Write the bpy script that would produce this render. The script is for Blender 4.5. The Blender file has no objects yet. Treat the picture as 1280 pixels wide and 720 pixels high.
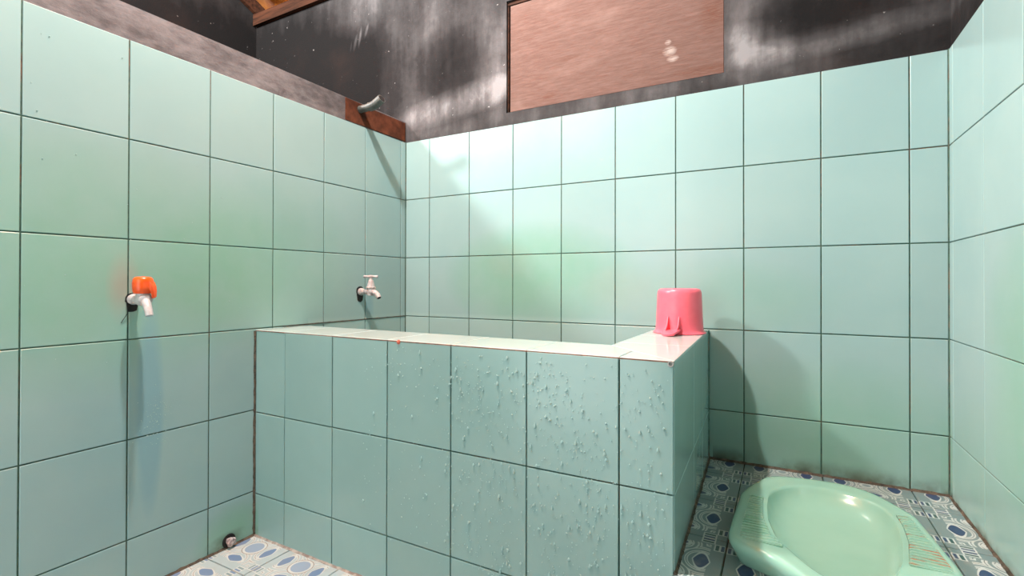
import bpy, bmesh, math, random
from mathutils import Vector, Matrix, noise
random.seed(11)
C = bpy.context.scene.collection
S = bpy.context.scene

# ------------------------------------------------------------------ camera
cam = bpy.data.cameras.new('camera'); camo = bpy.data.objects.new('camera', cam); C.objects.link(camo)
YAW, PIT, ROL = -0.5, 0.0056, 0.0021
fw = Vector((math.sin(YAW)*math.cos(PIT), math.cos(YAW)*math.cos(PIT), math.sin(PIT)))
rt = Vector((math.cos(YAW), -math.sin(YAW), 0)); up = rt.cross(fw)
r2 = rt*math.cos(ROL) + up*math.sin(ROL); u2 = up*math.cos(ROL) - rt*math.sin(ROL)
M = Matrix((r2, u2, -fw)).transposed().to_4x4(); M.translation = Vector((1.4327, -1.6617, 0.780))
camo.matrix_world = M
cam.sensor_width = 36; cam.lens = 17.4446; cam.shift_y = -9.77/1280; cam.clip_start = 0.02
S.camera = camo
# ------------------------------------------------------------------ world, lamps, exposure
w = bpy.data.worlds.new('world'); S.world = w; w.use_nodes = True
w.node_tree.nodes['Background'].inputs[0].default_value = (0.93, 1.0, 0.97, 1)
w.node_tree.nodes['Background'].inputs[1].default_value = 2.4
def lamp(name, loc, watts, col, radius):
    l = bpy.data.lights.new(name, 'POINT'); l.energy = watts; l.color = col; l.shadow_soft_size = radius
    o = bpy.data.objects.new(name, l); o.location = loc; C.objects.link(o)
lamp('lamp_bulb', (0.46, -1.03, 2.53), 180, (1.0, 0.985, 0.97), 0.035)
lamp('lamp_bulb_side', (-0.88, -1.5, 2.40), 195, (1.0, 0.985, 0.97), 0.10)
vs = S.view_settings
vs.view_transform = 'Standard'; vs.look = 'None'; vs.gamma = 1; vs.use_curve_mapping = False
vs.exposure = 0.42

# ------------------------------------------------------------------ helpers: nodes
def lin(*c):
    f = lambda v: (v/255)/12.92 if v/255 <= .04045 else ((v/255+.055)/1.055)**2.4
    return tuple(f(v) for v in c) + (1,)
class X:                                             # arithmetic on node sockets
    def __init__(s, nt, sock): s.nt, s.s = nt, sock
    def m(s, op, *a):
        n = s.nt.nodes.new('ShaderNodeMath'); n.operation = op
        for i, v in enumerate((s,)+a):
            if isinstance(v, X): s.nt.links.new(v.s, n.inputs[i])
            else: n.inputs[i].default_value = v
        return X(s.nt, n.outputs[0])
    def __add__(s, o): return s.m('ADD', o)
    __radd__ = __add__
    def __mul__(s, o): return s.m('MULTIPLY', o)
    __rmul__ = __mul__
    def __sub__(s, o): return s.m('SUBTRACT', o)
    def __rsub__(s, o): return (s*-1)+o
    def abs(s): return s.m('ABSOLUTE')
    def max(s, o): return s.m('MAXIMUM', o)
    def min(s, o): return s.m('MINIMUM', o)
    def sq(s): return s.m('MULTIPLY', s)
    def lt(s, o): return s.m('LESS_THAN', o)
    def gt(s, o): return s.m('GREATER_THAN', o)
    def clamp(s):
        r = s.m('ADD', 0.0); r.s.node.use_clamp = True; return r
    def step(s, a, b):                              # smooth 0..1 between a and b
        n = s.nt.nodes.new('ShaderNodeMapRange'); n.interpolation_type = 'SMOOTHSTEP'
        s.nt.links.new(s.s, n.inputs[0]); n.inputs[1].default_value = a; n.inputs[2].default_value = b
        return X(s.nt, n.outputs[0])
class Mat:
    def __init__(s, name):
        s.m = bpy.data.materials.new(name); s.m.use_nodes = True; s.nt = s.m.node_tree
        s.b = s.nt.nodes['Principled BSDF']
    def node(s, t): return s.nt.nodes.new(t)
    def pos(s):
        g = s.node('ShaderNodeNewGeometry'); sp = s.node('ShaderNodeSeparateXYZ'); s.nt.links.new(g.outputs['Position'], sp.inputs[0])
        s.P = g.outputs['Position']; return [X(s.nt, o) for o in sp.outputs]
    def objco(s):
        g = s.node('ShaderNodeTexCoord'); sp = s.node('ShaderNodeSeparateXYZ'); s.nt.links.new(g.outputs['Object'], sp.inputs[0])
        s.P = g.outputs['Object']; return [X(s.nt, o) for o in sp.outputs]
    def noise(s, scale, detail=3, rough=.55, stretch=(1, 1, 1), off=(0, 0, 0), rot=(0, 0, 0), dist=0):
        mp = s.node('ShaderNodeMapping'); mp.inputs['Scale'].default_value = stretch; mp.inputs['Location'].default_value = off
        mp.inputs['Rotation'].default_value = rot
        n = s.node('ShaderNodeTexNoise'); n.inputs['Scale'].default_value = scale; n.inputs['Detail'].default_value = detail
        n.inputs['Roughness'].default_value = rough; n.inputs['Distortion'].default_value = dist
        s.nt.links.new(s.P, mp.inputs[0]); s.nt.links.new(mp.outputs[0], n.inputs['Vector']); return X(s.nt, n.outputs['Fac'])
    def rnd(s):
        return X(s.nt, s.node('ShaderNodeObjectInfo').outputs['Random'])
    def mix(s, a, b, f, mode='MIX'):
        n = s.node('ShaderNodeMix'); n.data_type = 'RGBA'; n.blend_type = mode
        for i, v in ((6, a), (7, b)):
            if isinstance(v, tuple): n.inputs[i].default_value = v
            else: s.nt.links.new(v, n.inputs[i])
        if isinstance(f, X): s.nt.links.new(f.s, n.inputs[0])
        else: n.inputs[0].default_value = f
        return n.outputs[2]
    def col(s, c):
        if isinstance(c, tuple): s.b.inputs['Base Color'].default_value = c
        else: s.nt.links.new(c, s.b.inputs['Base Color'])
        return s
    def spec(s, v): s.b.inputs['Specular IOR Level'].default_value = v; return s
    def rough(s, r):
        if isinstance(r, X): s.nt.links.new(r.s, s.b.inputs['Roughness'])
        else: s.b.inputs['Roughness'].default_value = r
        return s
    def bump(s, h, strength=.2, dist=.002):
        n = s.node('ShaderNodeBump'); n.inputs['Strength'].default_value = strength; n.inputs['Distance'].default_value = dist
        s.nt.links.new(h.s, n.inputs['Height']); s.nt.links.new(n.outputs[0], s.b.inputs['Normal']); return s
def blob(x, z, cx, cz, rx, rz, ang=0):               # soft ellipse mask on a wall plane
    c, sn = math.cos(ang), math.sin(ang)
    dx, dz = x - cx, z - cz
    a = (dx*c + dz*sn)*(1/rx); b = (dz*c - dx*sn)*(1/rz)
    return (1 - (a.sq() + b.sq())).clamp()

# ------------------------------------------------------------------ materials
def tile_material(name, a, b, rough=.2):
    m = Mat(name); x, y, z = m.pos()
    n1 = m.noise(2.2, 4); n2 = m.noise(9, 4, off=(3, 1, 2))
    c = m.mix(lin(*a), lin(*b), n1.step(.35, .65))
    # growth and mineral stains, each in its own place on the walls
    left = x.lt(.02); right = x.gt(1.79); back = y.gt(-.02)
    g = left*blob(y, z, -1.12, .83, .55, .33)*.95
    g = g + left*blob(y, z, -.62, .85, .35, .3)*.55
    g = g + left*blob(y, z, -.76, .03, .12, .10)*1.2
    g = g + back*(blob(x, z, .62, .80, .42, .22)*1.3 + blob(x, z, 1.2, .73, .4, .14)*.5 + blob(x, z, 1.55, .30, .5, .28)*.8)
    g = g + right*(blob(y, z, -.46, .62, .22, .30)*1.0 + blob(y, z, -.25, .25, .35, .3)*.6)
    g = (g*(n2*.9+.45)*(n1*1.1+.35)).clamp()
    c = m.mix(c, lin(112, 164, 132), g*.62)
    bl = left*(blob(y, z, -.95, .30, .5, .33)*.6)
    streak = left*blob(y, z, -.985, .46, .035, .30)*1.5 + left*blob(y, z, -.215, .69, .03, .08)*.9
    c = m.mix(c, lin(120, 158, 168), (bl*n1*1.2 + streak*(n2*.6+.5)).clamp()*.75)
    lime = back*x.lt(1.07)*z.step(.662, .640) + (left*y.gt(-.5)*z.step(.662, .64))
    c = m.mix(c, lin(164, 188, 180), lime.clamp()*.5)
    rust = left*(blob(y, z, -1.045, .765, .04, .10)*.6) + back*(blob(x, z, .93, .76, .14, .09)*.25 + blob(x, z, .52, .86, .12, .08)*.2)
    c = m.mix(c, lin(166, 146, 138), (rust*n2*1.2).clamp())
    dirt = (z - .233).abs().step(.055, 0)*back*x.gt(1.24) + left*blob(y, z, -.765, -.01, .12, .06)*1.3 + right*(z-.233).abs().step(.03, 0)*y.gt(-.86)
    c = m.mix(c, lin(70, 62, 44), (dirt*n2.step(.35, .68)*.85).clamp())
    r = m.rnd()
    hv = m.node('ShaderNodeHueSaturation'); m.nt.links.new(c, hv.inputs['Color'])
    m.nt.links.new((r*.07+.965).s, hv.inputs['Value'])
    m.col(hv.outputs[0]).rough(rough)
    return m.bump(m.noise(24, 2), .08, .0015).m
TILE = tile_material('mint_wall_tile', (149, 175, 172), (142, 170, 168), .26)
TILE_TANK = tile_material('mint_tank_tile', (144, 174, 170), (137, 168, 164), .16)
TILE_RIM = tile_material('lit_rim_tile', (186, 200, 195), (180, 196, 191), .12)  # same tile as the tank, lightened for the strong light on the rim

def grout():
    m = Mat('dark_grout'); m.pos(); n = m.noise(7, 4, .7); k = m.noise(60, 3)
    c = m.mix(lin(62, 92, 76), lin(104, 80, 62), n.step(.48, .66)); c = m.mix(c, lin(34, 50, 42), k.step(.4, .7)*.6)
    return m.col(c).rough(.8).m
GROUT = grout()
def pale_grout():
    m = Mat('pale_grout'); m.pos(); k = m.noise(40, 3)
    return m.col(m.mix(lin(126, 112, 104), lin(168, 160, 150), k.step(.35, .65))).rough(.8).m
PGROUT = pale_grout()
def dirty_joint():
    m = Mat('dirty_joint'); m.pos(); n = m.noise(30, 5, .7); k = m.noise(140, 3)
    c = m.mix(lin(52, 44, 32), lin(104, 88, 72), n.step(.35, .7)); c = m.mix(c, lin(22, 22, 16), k.step(.5, .7)*.7)
    return m.col(c).rough(.75).bump(k, .6, .002).m
DIRT = dirty_joint()

def cement():                                        # soot stained render of the upper back wall
    m = Mat('sooty_cement'); x, y, z = m.pos()
    big = m.noise(2.6, 6, .62, (1, 1, .8)); st = m.noise(5, 5, .6, (2.6, 2.6, .35), rot=(0, .25, 0)); fine = m.noise(34, 5, .65); spk = m.noise(60, 2)
    br = m.noise(9, 6, .65, (1, 1, .7), dist=1.2)
    L = [(-.25, 2.03, .16, .10, .3, 1.2), (-.30, 1.90, .08, .10,   .2, .5), (-.31, 1.89, .010, .035, -.3, 1.6), (-.28, 1.91, .008, .04, -.2, 1.5), (-.24, 1.93, .008, .03, -.35, 1.4), (-.34, 1.87, .007, .03, -.2, 1.2), (.27, 1.515, .30, .055, .12, 1.5), (.45, 1.53, .10, .10, 0, .8), (.05, 1.47, .12, .10, 0, .7),
         (.45, 1.80, .13, .22, 0, .75), (.14, 1.88, .14, .12, .4, .6), (1.318, 1.60, .062, .16, -.15, 1.2), (1.36, 1.50, .10, .06, -.3, 1.1), (1.55, 1.475, .26, .035, .05, .95),
         (-.12, 1.72, .06, .22, 0, .5), (-.78, 2.1, .2, .06, 0, .4), (1.40, 1.44, .6, .03, 0, .25), (.7, 1.41, .8, .035, 0, .55)]
    D = [(-.62, 1.88, .55, .26, -.25, 1.2), (-.35, 1.70, .36, .26, -.3, 1.1), (-1.0, 1.8, .5, .5, 0, .8), (.20, 1.69, .17, .15, 0, .8), (1.55, 1.58, .22, .09, .15, 1.2), (1.75, 1.42, .2, .05, 0, .6), (1.0, 1.9, 1, .1, 0, .3)]
    f = (big - .5)*.95 + (st - .5)*.55 + .34
    for cx, cz, rx, rz, a, k in L: f = f + blob(x, z, cx, cz, rx*1.25, rz*1.35, a)*(br*.7 + st*.4 + .02)*k*.5
    for cx, cz, rx, rz, a, k in D: f = f - blob(x, z, cx, cz, rx*1.15, rz*1.15, a)*(big*.45+br*.3)*k*.9
    f = f + (fine - .5)*.22
    ramp = m.node('ShaderNodeValToRGB'); e = ramp.color_ramp.elements
    e[0].position = 0; e[0].color = lin(26, 25, 25); e[1].position = 1; e[1].color = lin(134, 131, 131)
    for p, c in ((.25, (42, 40, 40)), (.5, (66, 64, 64)), (.75, (94, 91, 91))):
        q = e.new(p); q.color = lin(*c)
    m.nt.links.new(f.s, ramp.inputs[0]); c = ramp.outputs[0]
    c = m.mix(c, lin(92, 66, 56), m.noise(4, 4, off=(5, 2, 1)).step(.5, .75)*.06)
    c = m.mix(c, lin(196, 190, 186), spk.step(.72, .76)*fine.step(.45, .6)*.4)
    return m.col(c).rough(.9).spec(.08).bump(fine*.6 + m.noise(160, 3)*.4, .4, .004).m
CEM = cement()
def cement_strip():
    m = Mat('grey_cement'); x, y, z = m.pos()
    big = m.noise(5, 6, .65, (1, .7, 1.6)); fine = m.noise(50, 5, .65, (1, .5, 1)); c = m.mix(lin(76, 71, 71), lin(122, 116, 116), (big*.75 + fine*.35).step(.38, .72))
    c = m.mix(c, lin(52, 46, 46), (m.noise(10, 5, .7, (1, .45, 1.5), off=(2, 4, 3), dist=1)).step(.56, .74)*.8)
    c = m.mix(c, lin(100, 80, 72), m.noise(6, 4, off=(9, 1, 1)).step(.55, .75)*.45)
    return m.col(c).rough(.85).spec(.15).bump(fine, .45, .004).m
CEMS = cement_strip()
def simple(name, c1, c2, scale=20, rough=.5, stretch=(1, 1, 1), lo=.35, hi=.65, bump=0, metal=0, world=False, rot=(0, 0, 0), spec=.5):
    m = Mat(name); (m.pos if world else m.objco)(); n = m.noise(scale, 5, .6, stretch, rot=rot)
    m.col(m.mix(lin(*c1), lin(*c2), n.step(lo, hi))).rough(rough); m.b.inputs['Metallic'].default_value = metal
    m.spec(spec)
    if bump: m.bump(n, bump, .003)
    return m.m
BROWN = simple('rust_brown_render', (62, 36, 26), (108, 62, 43), 14, .7, (1, 1, 1), .3, .7, .5, world=True, spec=.1)
WOODDK = simple('dark_timber', (40, 25, 18), (74, 44, 30), 12, .7, (.4, 6, 6), .3, .7, .4, world=True, spec=.1)
BATTEN = simple('old_batten', (110, 66, 38), (150, 96, 56), 12, .7, (.5, 6, 6), .3, .7, .3, world=True, spec=.1)
CLAY = simple('clay_tile', (236, 142, 62), (206, 108, 44), 9, .6, (1, 1, 1), .3, .7, .3, world=True, spec=.1)
WHITEP = simple('white_plastic', (192, 188, 187), (172, 166, 165), 60, .35)
WORNP = simple('worn_white_plastic', (196, 186, 183), (160, 144, 141), 90, .45)
ORANGE = simple('orange_plastic', (246, 92, 24), (232, 76, 16), 40, .28)
BLACK = simple('black_gap', (12, 12, 12), (26, 22, 20), 40, .8)
PVC = simple('grey_pvc', (86, 88, 84), (68, 70, 66), 40, .45)
PINK = simple('pink_plastic', (255, 112, 128), (252, 102, 120), 16, .32)
PINK.node_tree.nodes['Principled BSDF'].inputs['Subsurface Weight'].default_value = .15
PINK.node_tree.nodes['Principled BSDF'].inputs['Subsurface Radius'].default_value = (.02, .006, .006)
FOIL = simple('crumpled_foil', (214, 196, 194), (120, 104, 104), 120, .4, bump=.8)
CHIP = simple('terracotta_chip', (206, 112, 92), (176, 86, 68), 200, .8)
EDGE = simple('edge_grout', (150, 104, 88), (112, 84, 72), 60, .8)
SEAL = simple('silver_ring', (150, 150, 146), (110, 108, 104), 80, .5)

def plywood():
    m = Mat('plywood'); x, y, z = m.pos()
    g = m.noise(16, 6, .65, (1, 1, 9), rot=(0, -.06, 0)); gg = m.noise(70, 4, .6, (.5, 1, 7), rot=(0, -.06, 0)); b = m.noise(4, 5, .6, (1, 1, 2.5))
    c = m.mix(lin(97, 71, 62), lin(114, 89, 81), g.step(.22, .82)); c = m.mix(c, lin(92, 60, 50), gg.step(.5, .75)*.6)
    c = m.mix(c, lin(130, 106, 97), b.step(.5, .75)*.5)
    c = m.mix(c, lin(92, 58, 44), (blob(x, z, 1.24, 1.64, .05, .08)*.9 + blob(x, z, 1.22, 1.46, .14, .02)*.8 + blob(x, z, .67, 1.475, .03, .012) + blob(x, z, .74, 1.60, .06, .012)*.6 + blob(x, z, .62, 1.57, .4, .10)*.0).clamp()*gg.step(.3, .6)*.85)
    c = m.mix(c, lin(156, 142, 134), (blob(x, z, 1.105, 1.545, .025, .018) + blob(x, z, 1.115, 1.518, .022, .012) + blob(x, z, 1.10, 1.575, .012, .01))*gg.step(.35, .55))
    return m.col(c).rough(.75).spec(.15).bump(gg, .3, .002).m
PLY = plywood()

def floor_mat(name, field, line, leaf, disc, bar, edge, rough, dr):
    m = Mat(name); x, y, z = m.objco()
    a, b = x.abs()*10, y.abs()*10                  # 0 centre .. 1 tile edge
    mm, nn = a.max(b), a.min(b)
    d = (a.sq()+b.sq()).m('SQRT')
    ell = lambda cx, cy, rx, ry: ((mm-cx)*(1/rx)).sq() + ((nn-cy)*(1/ry)).sq()
    c = m.mix(lin(*field), lin(*line), 0.0)
    def put(mask, col): 
        nonlocal c
        c = m.mix(c, lin(*col), mask)
    q1 = ell(.60, 0, .19, .24).m('SQRT'); lens = nn*(1/.27) + ((mm-.60)*(1/.15)).sq()    # leaf on each axis inside two scallop lines
    for r, wd in ((2.80, .20), (2.10, .20), (1.46, .18)):
        cut = mm.lt(.72); put((q1-r).abs().lt(wd)*cut, line); put((q1-r).abs().lt(.035)*cut, edge)
    put(lens.lt(1.35), line); put(lens.lt(1.0), leaf)
    put(d.lt(dr+.09), line); put((d-(dr+.075)).abs().lt(.012), edge); put(d.lt(dr), disc)
    for lo, hi in ((.80, .865), (.905, .965)):
        put(mm.gt(lo-.03)*mm.lt(hi+.03)*nn.gt(.50)*nn.lt(.78), line)
        put(mm.gt(lo)*mm.lt(hi)*nn.gt(.53)*nn.lt(.75), bar if lo < .85 else leaf)
    m.pos(); n = m.noise(26, 4, .6); k = m.noise(7, 4)
    c = m.mix(c, lin(150, 138, 126), n.step(.5, .8)*.35); c = m.mix(c, lin(120, 118, 112), k.step(.5, .8)*.2)
    return m.col(c).rough(rough).m
FLOOR = floor_mat('white_blue_floor_tile', (160, 176, 178), (190, 195, 191), (100, 124, 154), (132, 152, 172), (116, 140, 142), (136, 124, 114), .3, .26)
PLATF = floor_mat('grey_blue_platform_tile', (112, 132, 132), (186, 194, 190), (44, 64, 98), (112, 136, 140), (48, 82, 80), (96, 112, 112), .3, .10)

def ceramic():
    m = Mat('mint_ceramic'); x, y, z = m.pos(); n = m.noise(14, 4); k = m.noise(5, 3)
    c = m.mix(lin(146, 188, 169), lin(136, 180, 161), k.step(.3, .7))
    c = m.mix(c, lin(176, 168, 128), n.step(.58, .8)*.45*z.gt(.28))
    m.b.inputs['Coat Weight'].default_value = .3; m.b.inputs['Coat Roughness'].default_value = .08
    return m.col(c).rough(.22).m
CER = ceramic()
def rib_mat():
    m = Mat('stained_ceramic_ribs'); x, y, z = m.pos(); n = m.noise(22, 4, .6, (.6, 1, 1)); f = m.noise(90, 3, .6, (.2, 1, 1))
    c = m.mix(lin(146, 188, 169), lin(136, 180, 161), n.step(.3, .7))
    c = m.mix(c, lin(166, 118, 84), x.gt(1.55)*(n*.7+f*.5).step(.64, .78)*.8)
    c = m.mix(c, lin(104, 164, 130), x.lt(1.5)*(n*.7+f*.5).step(.60, .76)*.7)
    return m.col(c).rough(.3).m
RIB = rib_mat()
def groove_mat():
    m = Mat('groove_grime'); x, y, z = m.pos(); n = m.noise(20, 4, .6, (.6, 1, 1))
    c = m.mix(lin(130, 170, 150), lin(160, 98, 62), x.gt(1.55)*n.step(.50, .62)); c = m.mix(c, lin(84, 146, 112), x.lt(1.5)*n.step(.46, .62)*.9)
    return m.col(c).rough(.5).m
GROOVE = groove_mat()
def water():
    m = Mat('water_drop'); m.col(lin(158, 186, 182)).rough(.06); m.b.inputs['Transmission Weight'].default_value = .0
    m.b.inputs['IOR'].default_value = 1.33; return m.m
WATER = water()

# ------------------------------------------------------------------ helpers: meshes
def obj(name, me, mat=None, parent=None, **props):
    if isinstance(me, MB): me = me.mesh(name)
    o = bpy.data.objects.new(name, me); C.objects.link(o)
    if mat is not None and me is not None and not me.materials: me.materials.append(mat)
    if parent: o.parent = parent
    for k, v in props.items(): o[k] = v
    return o
def empty(name, loc, label, cat, group=None):
    o = bpy.data.objects.new(name, None); C.objects.link(o); o.location = loc; o['label'] = label; o['category'] = cat; o.empty_display_size = .05
    if group: o['group'] = group
    return o
class MB:
    def __init__(s): s.v = []; s.f = []
    def mesh(s, name, smooth=None):
        me = bpy.data.meshes.new(name); me.from_pydata(s.v, [], s.f)
        bm = bmesh.new(); bm.from_mesh(me); bmesh.ops.recalc_face_normals(bm, faces=bm.faces); bm.to_mesh(me); bm.free()
        if getattr(s, 'sm', False) or smooth:
            for p in me.polygons: p.use_smooth = True
            me.set_sharp_from_angle(angle=math.radians(42))
        return me
    def box(s, x0, x1, y0, y1, z0, z1):
        i = len(s.v); s.v += [(x, y, z) for z in (z0, z1) for y in (y0, y1) for x in (x0, x1)]
        s.f += [tuple(i+k for k in q) for q in ((0, 2, 3, 1), (4, 5, 7, 6), (0, 1, 5, 4), (2, 6, 7, 3), (0, 4, 6, 2), (1, 3, 7, 5))]; return s
    def quad(s, *p):
        i = len(s.v); s.v += [tuple(q) for q in p]; s.f.append(tuple(range(i, i+len(p)))); return s
    def rings(s, rings, cap0=True, cap1=True):
        s.sm = True; i0 = len(s.v); n = len(rings[0])
        for r in rings: s.v += [tuple(p) for p in r]
        for j in range(len(rings)-1):
            for k in range(n):
                a, b = i0+j*n+k, i0+j*n+(k+1) % n; s.f.append((a, b, b+n, a+n))
        if cap0: s.f.append(tuple(i0+k for k in range(n))[::-1])
        if cap1: s.f.append(tuple(i0+(len(rings)-1)*n+k for k in range(n)))
        return s
    def tube(s, path, rad, seg=16, caps=True):
        P = [Vector(p) for p in path]; R = rad if isinstance(rad, (list, tuple)) else [rad]*len(P); out = []
        ref = None
        for i, p in enumerate(P):
            t = (P[min(i+1, len(P)-1)] - P[max(i-1, 0)])
            if t.length < 1e-7: t = P[-1]-P[0]
            t.normalize()
            if ref is None: ref = t.cross(Vector((0, 0, 1)) if abs(t.z) < .9 else Vector((0, 1, 0)))
            ref = (ref - t*ref.dot(t)).normalized(); b = t.cross(ref)
            out.append([p + (ref*math.cos(2*math.pi*k/seg) + b*math.sin(2*math.pi*k/seg))*R[i] for k in range(seg)])
        return s.rings(out, caps, caps)
    def lathe(s, prof, origin=(0, 0, 0), axis=(0, 0, 1), seg=20, caps=True):
        ax = Vector(axis).normalized(); o = Vector(origin); u = ax.orthogonal().normalized(); v = ax.cross(u)
        return s.rings([[o + ax*h + (u*math.cos(2*math.pi*k/seg)+v*math.sin(2*math.pi*k/seg))*max(r, 1e-4) for k in range(seg)] for r, h in prof], caps, caps)

def poly_tile(pts, t=.006, ch=.0012):                # chamfered flat piece, front at local z = 0
    n = len(pts); area = sum(pts[i][0]*pts[(i+1) % n][1]-pts[(i+1) % n][0]*pts[i][1] for i in range(n))
    if area < 0: pts = pts[::-1]
    def inset(d):
        out = []
        for i in range(n):
            p0, p1, p2 = (Vector(pts[i-1]), Vector(pts[i]), Vector(pts[(i+1) % n]))
            e1 = (p1-p0).normalized(); e2 = (p2-p1).normalized(); n1 = Vector((-e1.y, e1.x)); n2 = Vector((-e2.y, e2.x))
            b = (n1+n2); out.append(p1 + b*(d/max(.3, 1+n1.dot(n2))))
        return out
    mb = MB(); o, q = [p for p in inset(0)], inset(ch)
    i = [[(p.x, p.y, -t) for p in o], [(p.x, p.y, -ch*.8) for p in o], [(p.x, p.y, 0) for p in q]]
    mb.rings(i); mb.sm = False
    return mb
CACHE = {}
def rect_tile(x0, x1, y0, y1, mat, t=.006, ch=.0012):
    k = tuple(round(v, 4) for v in (x0, x1, y0, y1, t)) + (mat.name,)
    if k not in CACHE: CACHE[k] = poly_tile([(x0, y0), (x1, y0), (x1, y1), (x0, y1)], t, ch).mesh('tile')
    return CACHE[k]
def frame(u, v, o):
    u, v = Vector(u).normalized(), Vector(v).normalized(); n = u.cross(v)
    m = Matrix((u, v, n)).transposed().to_4x4(); m.translation = Vector(o); return m
def tile_at(parent, fr, cx, cy, me, mat, jit=.0004, name='tile'):
    o = obj(name, me, mat, parent)
    n = fr @ Matrix.Translation((cx, cy, random.uniform(-jit, jit))) @ Matrix.Rotation(random.uniform(-.0016, .0016), 4, 'X') @ Matrix.Rotation(random.uniform(-.0016, .0016), 4, 'Y') @ Matrix.Rotation(random.uniform(-.001, .001), 4, 'Z')
    o.matrix_parent_inverse = Matrix(); o.matrix_local = n if parent is None else (Matrix.Translation(parent.location).inverted() @ n)
    return o
def tile_grid(parent, fr, us, vs_, mat, gap=.0032, skip=None):
    for i in range(len(us)-1):
        for j in range(len(vs_)-1):
            a, b, c, d = us[i], us[i+1], vs_[j], vs_[j+1]
            if skip and skip((a+b)/2, (c+d)/2): continue
            W, H = (b-a-gap)/2, (d-c-gap)/2
            if W < .004 or H < .004: continue
            tile_at(parent, fr, (a+b)/2, (c+d)/2, rect_tile(-W, W, -H, H, mat), mat)

ZT = 1.387; RX = 1.809; FRONT = -2.3; PZ = .233
ZROWS = [0, .137, .387, .637, .887, 1.137, ZT]
roof_z = lambda y: 2.21 - .46*y

# ------------------------------------------------------------------ setting: walls
# back wall: sooty cement above the tiles, runs on into the neighbouring space, opening for the board
wb = MB(); X0, X1, T = -1.15, RX+.12, .14; PX0, PX1, PZ0, PZ1 = .496, 1.272, 1.436, 1.868; yc = .005
def wb_box(x0, x1, z0, z1, ya=yc): wb.box(x0, x1, ya, ya+T, z0, z1)
wb_box(X0, X1, -.1, PZ0); wb_box(X0, PX0, PZ0, 2.2); wb_box(PX1, X1, PZ0, 2.2); wb_box(PX0, PX1, PZ1, 2.2); wb_box(PX0, PX1, PZ0, PZ1, .045)
wall_back = obj('wall_back', wb, CEM, kind='structure')
BXJ = [0.0005] + [.128+.2*i for i in range(9)] + [RX-.0005]
obj('grout_bed', MB().box(0, RX, .0022, yc+.001, .0, ZT-.002), GROUT, wall_back)
FB = frame((1, 0, 0), (0, 0, 1), (0, 0, 0))
tile_grid(wall_back, FB, BXJ, [.387, .637, .887, 1.137, ZT], TILE)
tile_grid(wall_back, FB, [1.13]+BXJ[7:] if False else BXJ[6:], [PZ+.001, .387], TILE)
# left wall: partition only a little higher than the tiles
wl = MB().box(-.105, -.005, FRONT, yc-.0005, -.1, 1.476)
wall_left = obj('wall_left', wl, CEMS, kind='structure')
obj('grout_bed', MB().box(-.006, -.0022, FRONT, -.0005, 0, ZT-.002), GROUT, wall_left)
LYJ = [FRONT+.001, -2.2346, -2.0346, -1.8346, -1.6346, -1.4346, -1.2346, -1.0346, -.8346, -.6346, -.4346, -.2346, -.0303, -.0005]
FL = frame((0, 1, 0), (0, 0, 1), (0, 0, 0))
tile_grid(wall_left, FL, LYJ, ZROWS, TILE, skip=lambda a, b: a > -.69 and b < .36)
# reddish raw patch at the end of the partition, with the pipe in it
pt = MB(); ys = [-.335, -.31, -.25, -.16, -.08, -.003]
for a, b in zip(ys[:-1], ys[1:]):
    pt.box(-.1, -.0035 if a < -.3 else -.001, a, b, ZT+.004, 1.474 if a < -.26 else 1.470)
obj('raw_patch', pt, BROWN, wall_left, label='rust brown raw patch at the corner end')
# right wall
wr = MB().box(RX+.005, RX+.13, FRONT, yc-.0005, -.1, 3.3)
wall_right = obj('wall_right', wr, CEM, kind='structure')
obj('grout_bed', MB().box(RX+.0022, RX+.006, FRONT, -.0005, 0, ZT-.002), GROUT, wall_right)
FR = frame((0, -1, 0), (0, 0, 1), (RX, 0, 0))
RYJ = [.0005, .0315] + [.25+.2*i for i in range(11)]; RYJ[-1] = min(RYJ[-1], 2.299)
tile_grid(wall_right, FR, RYJ, [PZ+.001, .387, .637, .887, 1.137, ZT], TILE, gap=.0022)
# wall of the neighbouring space, its top cut along the roof, and the wall behind the camera
nb = MB(); prof = [(yc, -.1), (yc, 2.285), (FRONT, roof_z(FRONT)+.075), (FRONT, -.1)]
for xx in (-1.16, -1.04): nb.v += [(xx, a, b) for a, b in prof]
nb.f += [(0, 1, 2, 3), (7, 6, 5, 4)] + [(i, i+4, (i+1) % 4+4, (i+1) % 4) for i in range(4)]
obj('wall_far_left', nb, CEM, kind='structure')
wf = MB()
for a, b, c, d in ((-1.16, .04, -.1, 3.2), (.86, RX+.13, -.1, 3.2), (.04, .86, 2.05, 3.2)): wf.box(a, b, FRONT-.12, FRONT-.001, c, d)
obj('wall_front', wf, CEM, kind='structure')   # unseen wall, dark to cut bounce; doorway added and placed for fill light

# ------------------------------------------------------------------ setting: floors
floor = obj('floor', MB().box(-1.04, RX, FRONT, 0, -.08, -.004), PGROUT, kind='structure')
FF = frame((1, 0, 0), (0, 1, 0), (0, 0, 0))
def floor_grid(parent, z, x0, x1, y0, y1, cx0, cy0, mat, holes=None):
    i0, i1 = math.floor((x0-cx0)/.2+.5), math.ceil((x1-cx0)/.2-.5)+1
    j0, j1 = math.floor((y0-cy0)/.2+.5), math.ceil((y1-cy0)/.2-.5)+1
    fr = frame((1, 0, 0), (0, 1, 0), (0, 0, z))
    for i in range(i0, i1):
        for j in range(j0, j1):
            cx, cy = cx0+.2*i, cy0+.2*j; g = .0015
            a, b, c, d = max(cx-.1+g, x0), min(cx+.1-g, x1), max(cy-.1+g, y0), min(cy+.1-g, y1)
            if b-a < .006 or d-c < .006: continue
            tile_at(parent, fr, cx, cy, rect_tile(a-cx, b-cx, c-cy, d-cy, mat), mat, name='floor_tile')
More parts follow.
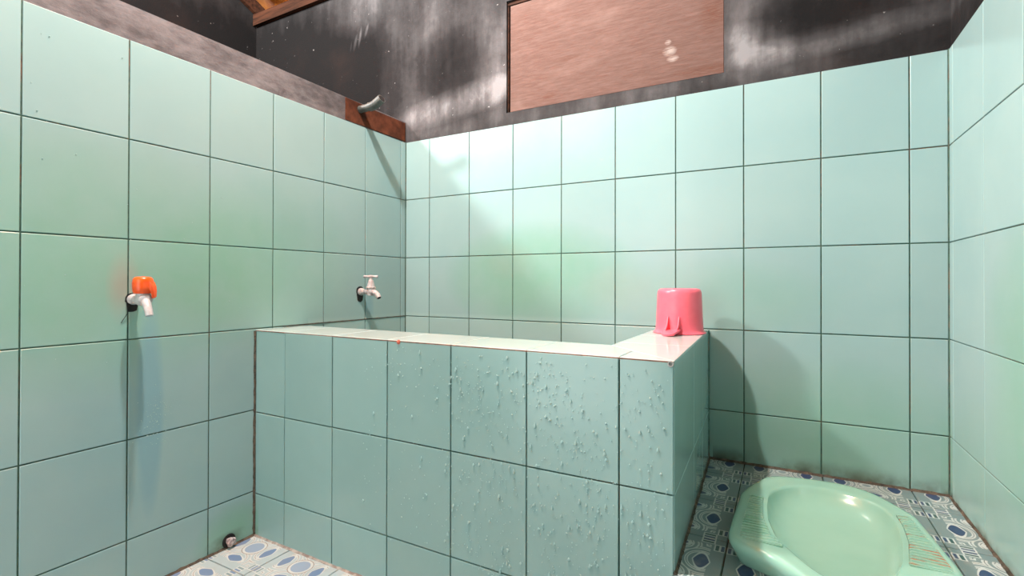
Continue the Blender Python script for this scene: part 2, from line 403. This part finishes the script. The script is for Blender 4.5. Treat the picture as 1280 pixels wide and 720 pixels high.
floor_grid(floor, 0, .001, RX-.001, FRONT, -.697, .27, -.74, FLOOR)
plat = obj('floor_raised', MB().box(1.2545, RX-.0005, -.85, -.694, -.003, PZ-.004).box(1.229, RX-.0005, -.694, -.0005, -.003, PZ-.004), GROUT, kind='structure')
floor_grid(plat, PZ, 1.2545, RX-.0005, -.85, -.695, 1.63, -.22, PLATF)
floor_grid(plat, PZ, 1.229, RX-.0005, -.694, -.0005, 1.63, -.22, PLATF)

tile_grid(plat, frame((1, 0, 0), (0, 0, 1), (0, -.8545, 0)), [1.256, 1.43, 1.63, RX-.002], [.002, PZ-.001], TILE)
tile_grid(wall_right, FR, [.86] + RYJ[5:], [.001, PZ+.001], TILE, gap=.0022)

# dirty fillets where walls meet floors
def fillet(name, a, b, n1, n2, r, parent, mat=DIRT, wob=.5):
    a, b, n1, n2 = Vector(a), Vector(b), Vector(n1), Vector(n2); mb = MB(); N = max(8, int((b-a).length/.012)); rr = []
    for i in range(N+1):
        p = a.lerp(b, i/N); k = r*(1 + wob*noise.noise(p*60)); k2 = r*(1+wob*noise.noise(p*60+Vector((7, 3, 1))))
        q = p - (n1+n2)*.001
        rr.append([q, p+n1*k, p+n1*k*.35+n2*k2*.35, p+n2*k2])
    return obj(name, mb.rings(rr), mat, parent)
fillet('dirty_joint', (1.23, 0, PZ), (RX, 0, PZ), (0, -1, 0), (0, 0, 1), .006, plat)
fillet('dirty_joint', (RX, -.85, PZ), (RX, 0, PZ), (-1, 0, 0), (0, 0, 1), .005, wall_right)
fillet('dirty_joint', (0, -1.6, 0), (0, -.69, 0), (1, 0, 0), (0, 0, 1), .006, wall_left)
fillet('dirty_joint', (0, -.60, .637), (0, 0, .637), (1, 0, 0), (0, 0, 1), .0016, wall_left, wob=.9)
fillet('corner_joint', (0, 0, .3), (0, 0, ZT), (1, 0, 0), (0, -1, 0),   .0022, wall_left, GROUT, .3)
fillet('corner_joint', (RX, 0, PZ), (RX, 0, ZT), (-1, 0, 0), (0, -1, 0), .0022, wall_right, GROUT, .3)

# ------------------------------------------------------------------ setting: roof
roof = obj('ceiling', MB().box(-1.035, RX+.2, -.018, .0045, 2.142, 2.2), WOODDK, kind='structure')
sl = math.atan(.46); RF = frame((1, 0, 0), (0, -math.cos(sl), math.sin(sl)), (0, 0, 2.2))   # local z points down into the room
for x in (-1.0, -.45, .1, .65, 1.2, 1.72):
    r = obj('rafter', MB().box(-.03 if x > -.9 else -.038, .03 if x > -.9 else -.018, -.05, 2.72, -.065, -.001), WOODDK, roof); r.matrix_local = RF @ Matrix.Translation((x, 0, 0))
for k in range(10):
    r = obj('batten', MB().box(-1.16, RX+.12, -.014, .014, -.092, -.066), BATTEN, roof); r.matrix_local = RF @ Matrix.Translation((0, .06+.28*k, 0))
def clay_mesh():
    mb = MB(); rr = []
    for j, v in enumerate((0, .33)):
        row = []
        for k in range(9):
            u = k/8; row.append((-.12+.24*u, v, -.022*math.sin(math.pi*2*u)*(1 if u > .5 else .55) - .02*(1-v/.33)))
        rr.append(row + [(p[0], p[1], p[2]-.012) for p in row[::-1]])
    mb.rings(rr); return mb.mesh('roof_tile')
CM = clay_mesh()
for i in range(14):
    for j in range(10):
        o = obj('roof_tile', CM, CLAY, roof); o.matrix_local = RF @ Matrix.Translation((-1.02+.215*i+random.uniform(-.004, .004), -.08+.28*j, -.095)) @ Matrix.Rotation(random.uniform(-.02, .02), 4, 'Z') @ Matrix.Rotation(-.06, 4, 'X')

# ------------------------------------------------------------------ the masonry water tank
TZ, TY, TIY, TIX = .634, -.695, -.517, 1.075
xr = lambda y: 1.228 + .025*(-y/.695)
tank = empty('water_tank', (.6, -.35, 0), 'mint tiled masonry water tank built into the room corner', 'water tank')
def tk(name, mb, mat, **p):
    o = obj(name, mb, mat, tank, **p); o.location = -tank.location; return o
e = .0045; q = MB()
q.box(.001, TIX, TY+e, TIY-.004, .0, TZ-e)
def prism(mb, pts, z0, z1):
    i = len(mb.v); n = len(pts); mb.v += [(a, b, z) for z in (z0, z1) for a, b in pts]
    mb.f += [tuple(range(i, i+n))[::-1], tuple(range(i+n, i+2*n))] + [(i+k, i+(k+1) % n, i+n+(k+1) % n, i+n+k) for k in range(n)]
    return mb
prism(q, [(TIX+.004, TY+e), (xr(TY)-e, TY+e), (xr(0)-e, -.003), (TIX+.004, -.003)], 0, TZ-e)
tk('tank_body', q, GROUT)
q = MB(); z0 = .16
q.box(.001, TIX+.003, TIY-.003, TIY, z0, TZ-.007); q.box(TIX, TIX+.003, TIY, -.003, z0, TZ-.007); q.box(.001, TIX, TIY, -.003, z0-.02, z0)
tk('basin_lining', q, TILE)
FT = frame((1, 0, 0), (0, 0, 1), (0, TY, 0))
FXJ = [.004, .139, .339, .539, .739, .941, 1.147, 1.2525]
tile_grid(tank, FT, FXJ, [.001, .130, .380, TZ-.002], TILE_TANK, gap=.003)
un = Vector((xr(0)-xr(TY), -TY, 0)).normalized()
FS = frame(un, (0, 0, 1), (xr(TY), TY, 0)); LEN = math.hypot(xr(0)-xr(TY), TY)
tile_grid(tank, FS, [.0015, .305, .505, LEN-.003], [PZ+.002, .380, TZ-.002], TILE_TANK, gap=.0022)
FU = frame((1, 0, 0), (0, 1, 0), (0, 0, TZ))
def rim_poly(pts):
    cx = sum(p[0] for p in pts)/len(pts); cy = sum(p[1] for p in pts)/len(pts); g = .0013
    pp = [(p[0]-cx, p[1]-cy) for p in pts]; pp = [(a*(1-g/max(.01, math.hypot(a, b))), b*(1-g/max(.01, math.hypot(a, b)))) for a, b in pp]
    tile_at(tank, FU, cx, cy, poly_tile(pp, .006, .001).mesh('tile'), TILE_RIM, .0003)
rj = [.001, .139, .339, .539, .739, .941]
for a, b in zip(rj[:-1], rj[1:]): rim_poly([(a, TY), (b, TY), (b, TIY), (a, TIY)])
rim_poly([(.941, TY), (1.147, TY), (1.147, -.590), (TIX, TIY), (.941, TIY)])
rim_poly([(1.147, TY), (1.253, TY), (1.147, -.590)])
yj = [-.45, -.25, -.05, -.003]
rim_poly([(TIX, TIY), (1.147, -.590), (xr(TY), TY), (xr(-.45), -.45), (TIX, -.45)])
for a, b in zip(yj[:-1], yj[1:]): rim_poly([(TIX, a), (xr(a), a), (xr(b), b), (TIX, b)])
# worn edge line, chips, corner joint
q = MB(); pr = []
for i in range(90):
    x = .002 + 1.25*i/89; k = noise.noise(Vector((x*40, 2, 3)))*.0006
    pr.append([(x, TY+.0002+k, TZ-.0042), (x, TY-.0001+k, TZ-.0020), (x, TY+.0025, TZ-.0012), (x, TY+.0025, TZ-.0052)])
tk('edge_grout', q.rings(pr), EDGE)
q = MB(); q.lathe([(.0062, -.0012), (.0058, .0012), (.0036, .0024), (.001, .0026)], (.577, TY+.0005, TZ-.0045), (0, -1, 0), 9); tk('edge_chip', q, CHIP, label='terracotta chip in the front edge')
q = MB(); q.lathe([(.0045, 0), (.0062, .002), (.0058, .004), (.0036, .004), (.003, .001)], (1.247, TY-.001, TZ-.0065), (0, -1, .2), 14); tk('corner_chip', q, SEAL)
o = fillet('corner_joint', (0, TY, 0), (0, TY, TZ-.004), (1, 0, 0), (0, -1, 0), .005, tank, DIRT, .5); o.location = -tank.location
o = fillet('base_joint', (0, TY, 0), (1.25, TY, 0), (0, -1, 0), (0, 0, 1), .005, tank, PGROUT, .5); o.location = -tank.location
o = fillet('base_joint', (xr(0), -.004, PZ), (xr(TY), TY, PZ), (1, 0, 0), (0, 0, 1), .006, tank, DIRT, .4); o.location = -tank.location
o = fillet('corner_joint', (xr(0), -.004, PZ), (xr(0), -.004, TZ), (1, 0, 0), (0, -1, 0), .0025, tank, GROUT, .5); o.location = -tank.location

# water droplets, far too many to count
def drop(mb, c, n, r, run):
    n = Vector(n); z = Vector((0, 0, 1)); u = z.cross(n).normalized(); c = Vector(c); i = len(mb.v); S6 = 7
    for hr, hh in ((1, -.02), (.8, .5)):
        for k in range(S6):
            a = 2*math.pi*k/S6; vy = math.sin(a); vy = vy*(1+run) if vy > 0 else vy
            mb.v.append(tuple(c + u*math.cos(a)*r*hr*(1 if vy < .3 else .62) + z*vy*r*hr + n*hh*r))
    mb.v.append(tuple(c - z*r*.15 + n*.78*r))
    for k in range(S6):
        j = (k+1) % S6; mb.f += [(i+k, i+j, i+S6+j, i+S6+k), (i+S6+k, i+S6+j, i+2*S6)]
dm = MB(); dm.sm = True
cl = [(.80, .54), (.86, .50), (.97, .57), (1.02, .48), (1.0, .55), (1.08, .42), (.62, .54), (.68, .52), (.55, .56), (1.19, .52), (.97, .30), (1.07, .27), (.88, .33), (.75, .33), (1.2, .32), (.66, .32), (1.12, .36), (1.02, .18), (.85, .17)]
for k in range(1500):
    if k % 3: x, z = random.uniform(.45, 1.24), random.uniform(.12, .615)
    else:
        cx, cz = random.choice(cl); x, z = random.gauss(cx, .035), random.gauss(cz, .035)
    if not (.35 < x < 1.245 and .1 < z < .62): continue
    if x < .72 and random.random() < .72: continue
    r = random.choice((.0009, .0010, .0011, .0013, .0016, .0019)); run = 0
    if random.random() < .10: r = random.uniform(.0022, .0033); run = random.choice((0, .3, .8, 1.6))
    drop(dm, (x, TY-.0005, z), (0, -1, 0), r*1.15, run)
dd = dm.mesh('water_droplets', True); tk('water_droplets', dd, WATER, kind='stuff')
dm = MB(); dm.sm = True
for k in range(190):
    y, z = random.uniform(-1.5, -.72), random.uniform(.55, 1.36)
    if k % 2: y, z = random.gauss(-.965, .022), random.gauss(.425, .035)
    elif random.random() < .5: continue
    drop(dm, (.0005, y, z), (1, 0, 0), random.choice((.0008, .001, .0013, .0016)), 0)
obj('water_droplets', dm.mesh('water_droplets', True), WATER, wall_left, kind='stuff')

# ------------------------------------------------------------------ squat toilet
TC = Vector((1.52, -.45, PZ))
toilet = empty('squat_toilet', TC, 'mint green ceramic squat toilet with ribbed foot rests on patterned floor', 'toilet')
ol = [(1.394, -.22), (1.43, -.198), (1.50, -.184), (1.557, -.183), (1.60, -.197), (1.626, -.219), (1.653, -.262), (1.683, -.315), (1.694, -.413), (1.706, -.536), (1.702, -.575), (1.66, -.602), (1.62, -.637), (1.595, -.69), (1.56, -.73), (1.52, -.738), (1.485, -.722), (1.455, -.681), (1.414, -.638), (1.374, -.622), (1.345, -.610), (1.335, -.58), (1.337, -.494), (1.343, -.359), (1.360, -.30)]
bo = [(1.404, -.331), (1.401, -.40), (1.404, -.477), (1.420, -.555), (1.450, -.604), (1.481, -.654), (1.52, -.68), (1.56, -.672), (1.595, -.63), (1.620, -.545), (1.634, -.46), (1.638, -.38), (1.634, -.325), (1.617, -.279), (1.572, -.246), (1.52, -.238), (1.471, -.244), (1.428, -.281)]
NA = 120
def radial(poly, ang, c=(1.52, -.45)):
    d = (math.cos(ang), math.sin(ang)); best = None
    for i in range(len(poly)):
        ax, ay = poly[i][0]-c[0], poly[i][1]-c[1]; bx, by = poly[(i+1) % len(poly)][0]-c[0], poly[(i+1) % len(poly)][1]-c[1]
        ex, ey = bx-ax, by-ay; den = d[0]*ey-d[1]*ex
        if abs(den) < 1e-9: continue
        t = (ax*ey-ay*ex)/den; s = (ax*d[1]-ay*d[0])/den
        if t > 0 and -1e-6 <= s <= 1+1e-6: best = t if best is None else min(best, t)
    return best
def smooth(rs, k):
    for _ in range(k): rs = [(rs[i-1]+2*rs[i]+rs[(i+1) % len(rs)])/4 for i in range(len(rs))]
    return rs
AN = [2*math.pi*i/NA for i in range(NA)]
RO = smooth([radial(ol, a) for a in AN], 1); RB = smooth([radial(bo, a) for a in AN], 5)
RH = .052
def loop(fn): return [fn(i, a) for i, a in enumerate(AN)]
def P3(r, a, z): return (math.cos(a)*r, math.sin(a)*r, z)
L = []
L.append(loop(lambda i, a: P3(RO[i]-.020, a, .001)))
L.append(loop(lambda i, a: P3(RO[i]-.014, a, .012)))
L.append(loop(lambda i, a: P3(RO[i]-.006, a, RH-.026)))
L.append(loop(lambda i, a: P3(RO[i], a, RH-.014)))
L.append(loop(lambda i, a: P3(RO[i]-.0015, a, RH-.006)))
L.append(loop(lambda i, a: P3(RO[i]-.006, a, RH-.001)))
L.append(loop(lambda i, a: P3(RO[i]-.012, a, RH)))
for f, z in ((.75, RH-.0005), (.35, RH-.002), (.12, RH-.002)):
    L.append(loop(lambda i, a: P3(RB[i]+max(.004, RO[i]-.012-RB[i])*f, a, z)))
for k, z in ((1.0, RH-.0035), (.985, RH-.007), (.965, RH-.013), (.93, RH-.021), (.87, RH-.030), (.78, RH-.037), (.62, RH-.042), (.4, RH-.044), (.2, RH-.0455), (.08, RH-.046)):
    L.append(loop(lambda i, a, k=k, z=z: P3(RB[i]*k, a, z)))
pan = MB().rings(L, True, True); o = obj('pan', pan, CER, toilet)
for p in o.data.polygons: p.use_smooth = True
# drain opening near the end
obj('drain_hole', MB().lathe([(.016, -.002), (.019, .0), (.019, .003), (.016, .004), (.014, .0005)], (0, -.196, RH-.036), (0, 0, 1), 28), BLACK, toilet)
def foot_rest(side):
    ang = lambda y: None
    mb = MB(); ba = MB(); n = 19
    for k in range(n):
        y = (-.335 if side > 0 else -.375) - .215*k/(n-1)
        def xo(poly):
            best = None
            for i in range(len(poly)):
                (ax, ay), (bx, by) = poly[i], poly[(i+1) % len(poly)]
                if (ay-y)*(by-y) <= 0 and ay != by:
                    x = ax+(bx-ax)*(y-ay)/(by-ay)
                    if (x-1.52)*side > 0: best = x
            return best
        xa, xb = xo(ol)-side*.016, xo(bo)+side*.010
        if side < 0: xa += .006
        x0, x1 = min(xa, xb)-1.52, max(xa, xb)-1.52; yy = y+.45
        if x1-x0 < .012: continue
        rr = []
        for x, h in ((x0, .1), (x0+.004, 1), (x1-.004, 1), (x1, .1)):
            rr.append([(x, yy-.0030, RH-.003), (x, yy-.0015, RH+.0022*h), (x, yy+.0015, RH+.0022*h), (x, yy+.0030, RH-.003)])
        mb.rings(rr)
        ba.box(x0, x1, yy-.0060, yy+.0060, RH-.004, RH+.0003)
    r = obj('foot_rest', mb, RIB, toilet); obj('grooves', ba, GROOVE, r)
foot_rest(1); foot_rest(-1)

# ------------------------------------------------------------------ pink dipper, upside down on the tank rim
BC = Vector((1.163, -.135, TZ+.0006))
dip = empty('water_dipper', BC, 'pink plastic water dipper upside down on the tank rim', 'dipper')
prof = [(.0745, 0), (.0755, .0015), (.0745, .003), (.0695, .006), (.0672, .012), (.0660, .03), (.0648, .06), (.0635, .09), (.0625, .115), (.0612, .122), (.0580, .1275), (.0520, .1300), (.046, .1306), (.0445, .1296), (.02, .1290), (.001, .1290)]
inn = [(.0005, .1265), (.05, .1265), (.059, .121), (.062, .06), (.0645, .012), (.0725, 0)]
obj('cup', MB().lathe(prof + inn, seg=56, caps=False), PINK, dip)
# handle tongue towards the room, with two triangular fins
ha = math.radians(-94); hu = Vector((math.cos(ha), math.sin(ha), 0)); hv = Vector((-hu.y, hu.x, 0))
mb = MB(); rr = []
for t, wd, z, th in ((.058, .021, .010, .003), (.075, .021, .010, .003), (.092, .022, .0085, .003), (.112, .021, .006, .003), (.126, .016, .0045, .003), (.132, .008, .004, .002)):
    rr.append([hu*t + hv*(wd*c) + Vector((0, 0, z + th*s + (.004*abs(c)**2 if t < .12 else 0))) for c, s in ((-1, -1), (-.5, -1), (.5, -1), (1, -1), (1, 1), (.5, 1), (-.5, 1), (-1, 1))])
obj('handle', mb.rings(rr), PINK, dip)
for s in (-1, 1):
    mb = MB(); rr = []
    for t in (-.0016, .0016):
        pf = [(.060, .006), (.098, .012), (.078, .026), (.0668, .050), (.060, .050)]
        rr.append([hu*a + hv*(s*.0155+t) + Vector((0, 0, b)) for a, b in pf])
    mb.rings(rr); mb.sm = False; obj('handle_fin', mb, PINK, dip)

# ------------------------------------------------------------------ taps
def hole(parent, loc, r, drip):
    n = 22; mb = MB(); rings = []
    for k, x in ((1.0, -.0015), (1.0, .0009), (.35, .0012)):
        row = []
        for i in range(n):
            a = 2*math.pi*i/n; rr = r*k*(1+.18*noise.noise(Vector((math.cos(a)*2, math.sin(a)*2, loc[1]*9))))
            zz = math.sin(a)*rr; yy = math.cos(a)*rr
            if math.sin(a) < -.72: zz -= drip*k
            row.append((x, yy, zz))
        rings.append(row)
    return obj('wall_hole', mb.rings(rings), BLACK, parent, label='black broken hole around the pipe')
t1 = empty('water_tap', (0.0, -1.026, .737), 'white plastic water tap with orange knob on the left tiled wall', 'tap')
hole(t1, (0, -1.026, .737), .0155, .016)
obj('wall_collar', MB().lathe([(.0125, 0), (.0135, .004), (.0135, .008), (.0105, .012), (.010, .02)], (.0015, 0, 0), (1, 0, 0), 24), WHITEP, t1)
q = MB(); q.tube([(.012, 0, 0), (.03, 0, 0), (.045, 0, 0), (.066, 0, 0), (.070, 0, 0)], [.0095, .0125, .0155, .0155, .011], 22); q.tube([(.052, 0, 0), (.052, 0, .02), (.052, 0, .028)], [.0155, .0145, .0135], 22)
obj('valve_body', q, WHITEP, t1)
obj('spout', MB().tube([(.058, 0, -.002), (.074, -.003, -.008), (.086, -.004, -.024), (.091, -.004, -.038)], [.0105, .0098, .0088, .0082], 18), WHITEP, t1)
kn = obj('knob', MB().lathe([(.0170, 0), (.0205, .003), (.0220, .014), (.0222, .026), (.0205, .036), (.0165, .0405), (.012, .0415), (.010, .0400), (.0045, .0400), (.004, .0420), (.001, .0420)], (.052, 0, .015), (0, 0, 1), 28), ORANGE, t1)
mb = MB(); rr = []
for t, z, th, wd in ((.012, .045, .010, .012), (.019, .040, .010, .011), (.0235, .030, .008, .0095), (.0255, .018, .006, .008), (.026, .006, .003, .005)):
    c = Vector((.052, 0, 0)); d = Vector((.78, .62, 0)).normalized(); v = Vector((-d.y, d.x, 0))
    rr.append([c + d*(t+dx*.4) + v*wd*s + Vector((0, 0, z + dz)) for s, dz, dx in ((-1, -th, -.008), (1, -th, -.008), (1, th*.3, .004), (-1, th*.3, .004))])
obj('lever', mb.rings(rr), ORANGE, t1)
wire = [Vector((.002, -.006, -.012)), Vector((.004, -.012, -.024)), Vector((.004, -.011, -.034)), Vector((.002, -.020, -.050)), Vector((.001, -.024, -.058))]
obj('thread', MB().tube(wire, .0007, 6), BLACK, t1)
t2 = empty('water_tap', (0.0, -.262, .745), 'worn white T-handled tap on the wall over the tank', 'tap')
hole(t2, (0, -.262, .745), .020, .018)
obj('wall_collar', MB().lathe([(.0135, 0), (.0145, .004), (.0140, .010), (.0105, .013), (.0100, .022)], (.0015, 0, .0), (1, 0, 0), 22), WORNP, t2)
q = MB(); q.tube([(.014, 0, 0), (.034, 0, 0), (.046, 0, 0), (.068, 0, 0), (.071, 0, 0)], [.0085, .0090, .0145, .0150, .010], 20)
q.lathe([(.0150, -.013), (.0150, .013), (.0175, .014), (.0175, .019), (.0145, .021), (.0115, .034), (.0085, .044), (.006, .046), (.006, .056)], (.056, 0, 0), (0, 0, 1), 18)
obj('valve_body', q, WORNP, t2)
obj('spout', MB().tube([(.060, 0, .001), (.078, -.002, -.002), (.094, -.003, -.011), (.102, -.004, -.022)], [.0105, .0100, .0095, .0090], 16), WORNP, t2)
obj('spout_mouth', MB().lathe([(.0065, 0), (.0063, .0012)], (.1021, -.004, -.0222), (.5, -.06, -.85), 14), BLACK, t2)
hd = Vector((.80, .60, 0)); q = MB(); c = Vector((.056, 0, .058))
q.tube([c-hd*.027, c-hd*.025, c-hd*.012, c, c+hd*.012, c+hd*.025, c+hd*.027], [.0040, .0060, .0045, .0070, .0045, .0060, .0040], 12)
obj('t_handle', q, WORNP, t2)

# pipe stub with elbow out of the raw patch
pp = empty('pipe_stub', (-.004, -.262, 1.450), 'grey plastic pipe elbow sticking out of the rust brown patch', 'pipe')
q = MB(); q.tube([(-.004, 0, 0), (.03, 0, .001), (.052, 0, .002)], [.0138, .0138, .0138], 20); obj('pipe', q, PVC, pp)
q = MB(); q.tube([(.050, 0, .0015), (.062, 0, .002), (.074, 0, .005), (.088, 0, .011), (.112, 0, .023)], [.0166]*5, 20); el = obj('elbow', q, PVC, pp)
q = MB(); q.tube([(.0800, 0, .0074), (.0835, 0, .0090)], [.0173, .0173], 20); obj('seam', q, PVC, el)
obj('bore', MB().lathe([(.0135, 0), (.0132, .0008)], (.1120, 0, .0230), (.9, 0, .45), 18), BLACK, pp)

# crumpled plug in the outlet at the foot of the left wall
dr = empty('drain_plug', (0, -.775, .020), 'crumpled silver plug in a black outlet hole near the floor', 'plug')
obj('outlet_hole', MB().lathe([(.0185, -.001), (.0200, .0010), (.0185, .0028), (.013, .0020), (.001, .0012)], (0, 0, 0), (1, 0, 0), 24), BLACK, dr)
bm = bmesh.new(); bmesh.ops.create_icosphere(bm, subdivisions=2, radius=.0125)
for v in bm.verts: v.co *= 1 + .55*noise.noise(v.co*130); v.co.x = v.co.x*1.0 + .011
me = bpy.data.meshes.new('wad'); bm.to_mesh(me); bm.free(); obj('wad', me, FOIL, dr)

# ------------------------------------------------------------------ board closing the opening in the upper wall
bd = empty('plywood_board', (.885, .03, PZ0), 'pinkish brown plywood board closing the opening above the tiles', 'board')
o = obj('panel', MB().box(-.379, .3845, -.012, -.002, .006, PZ1-PZ0-.016), PLY, bd)
obj('frame_head', MB().box(-.389, .387, -.016, .010, PZ1-PZ0-.014, PZ1-PZ0), WOODDK, bd)
obj('frame_side', MB().box(-.389, -.384, -.014, .012, 0, PZ1-PZ0-.014), WOODDK, bd)
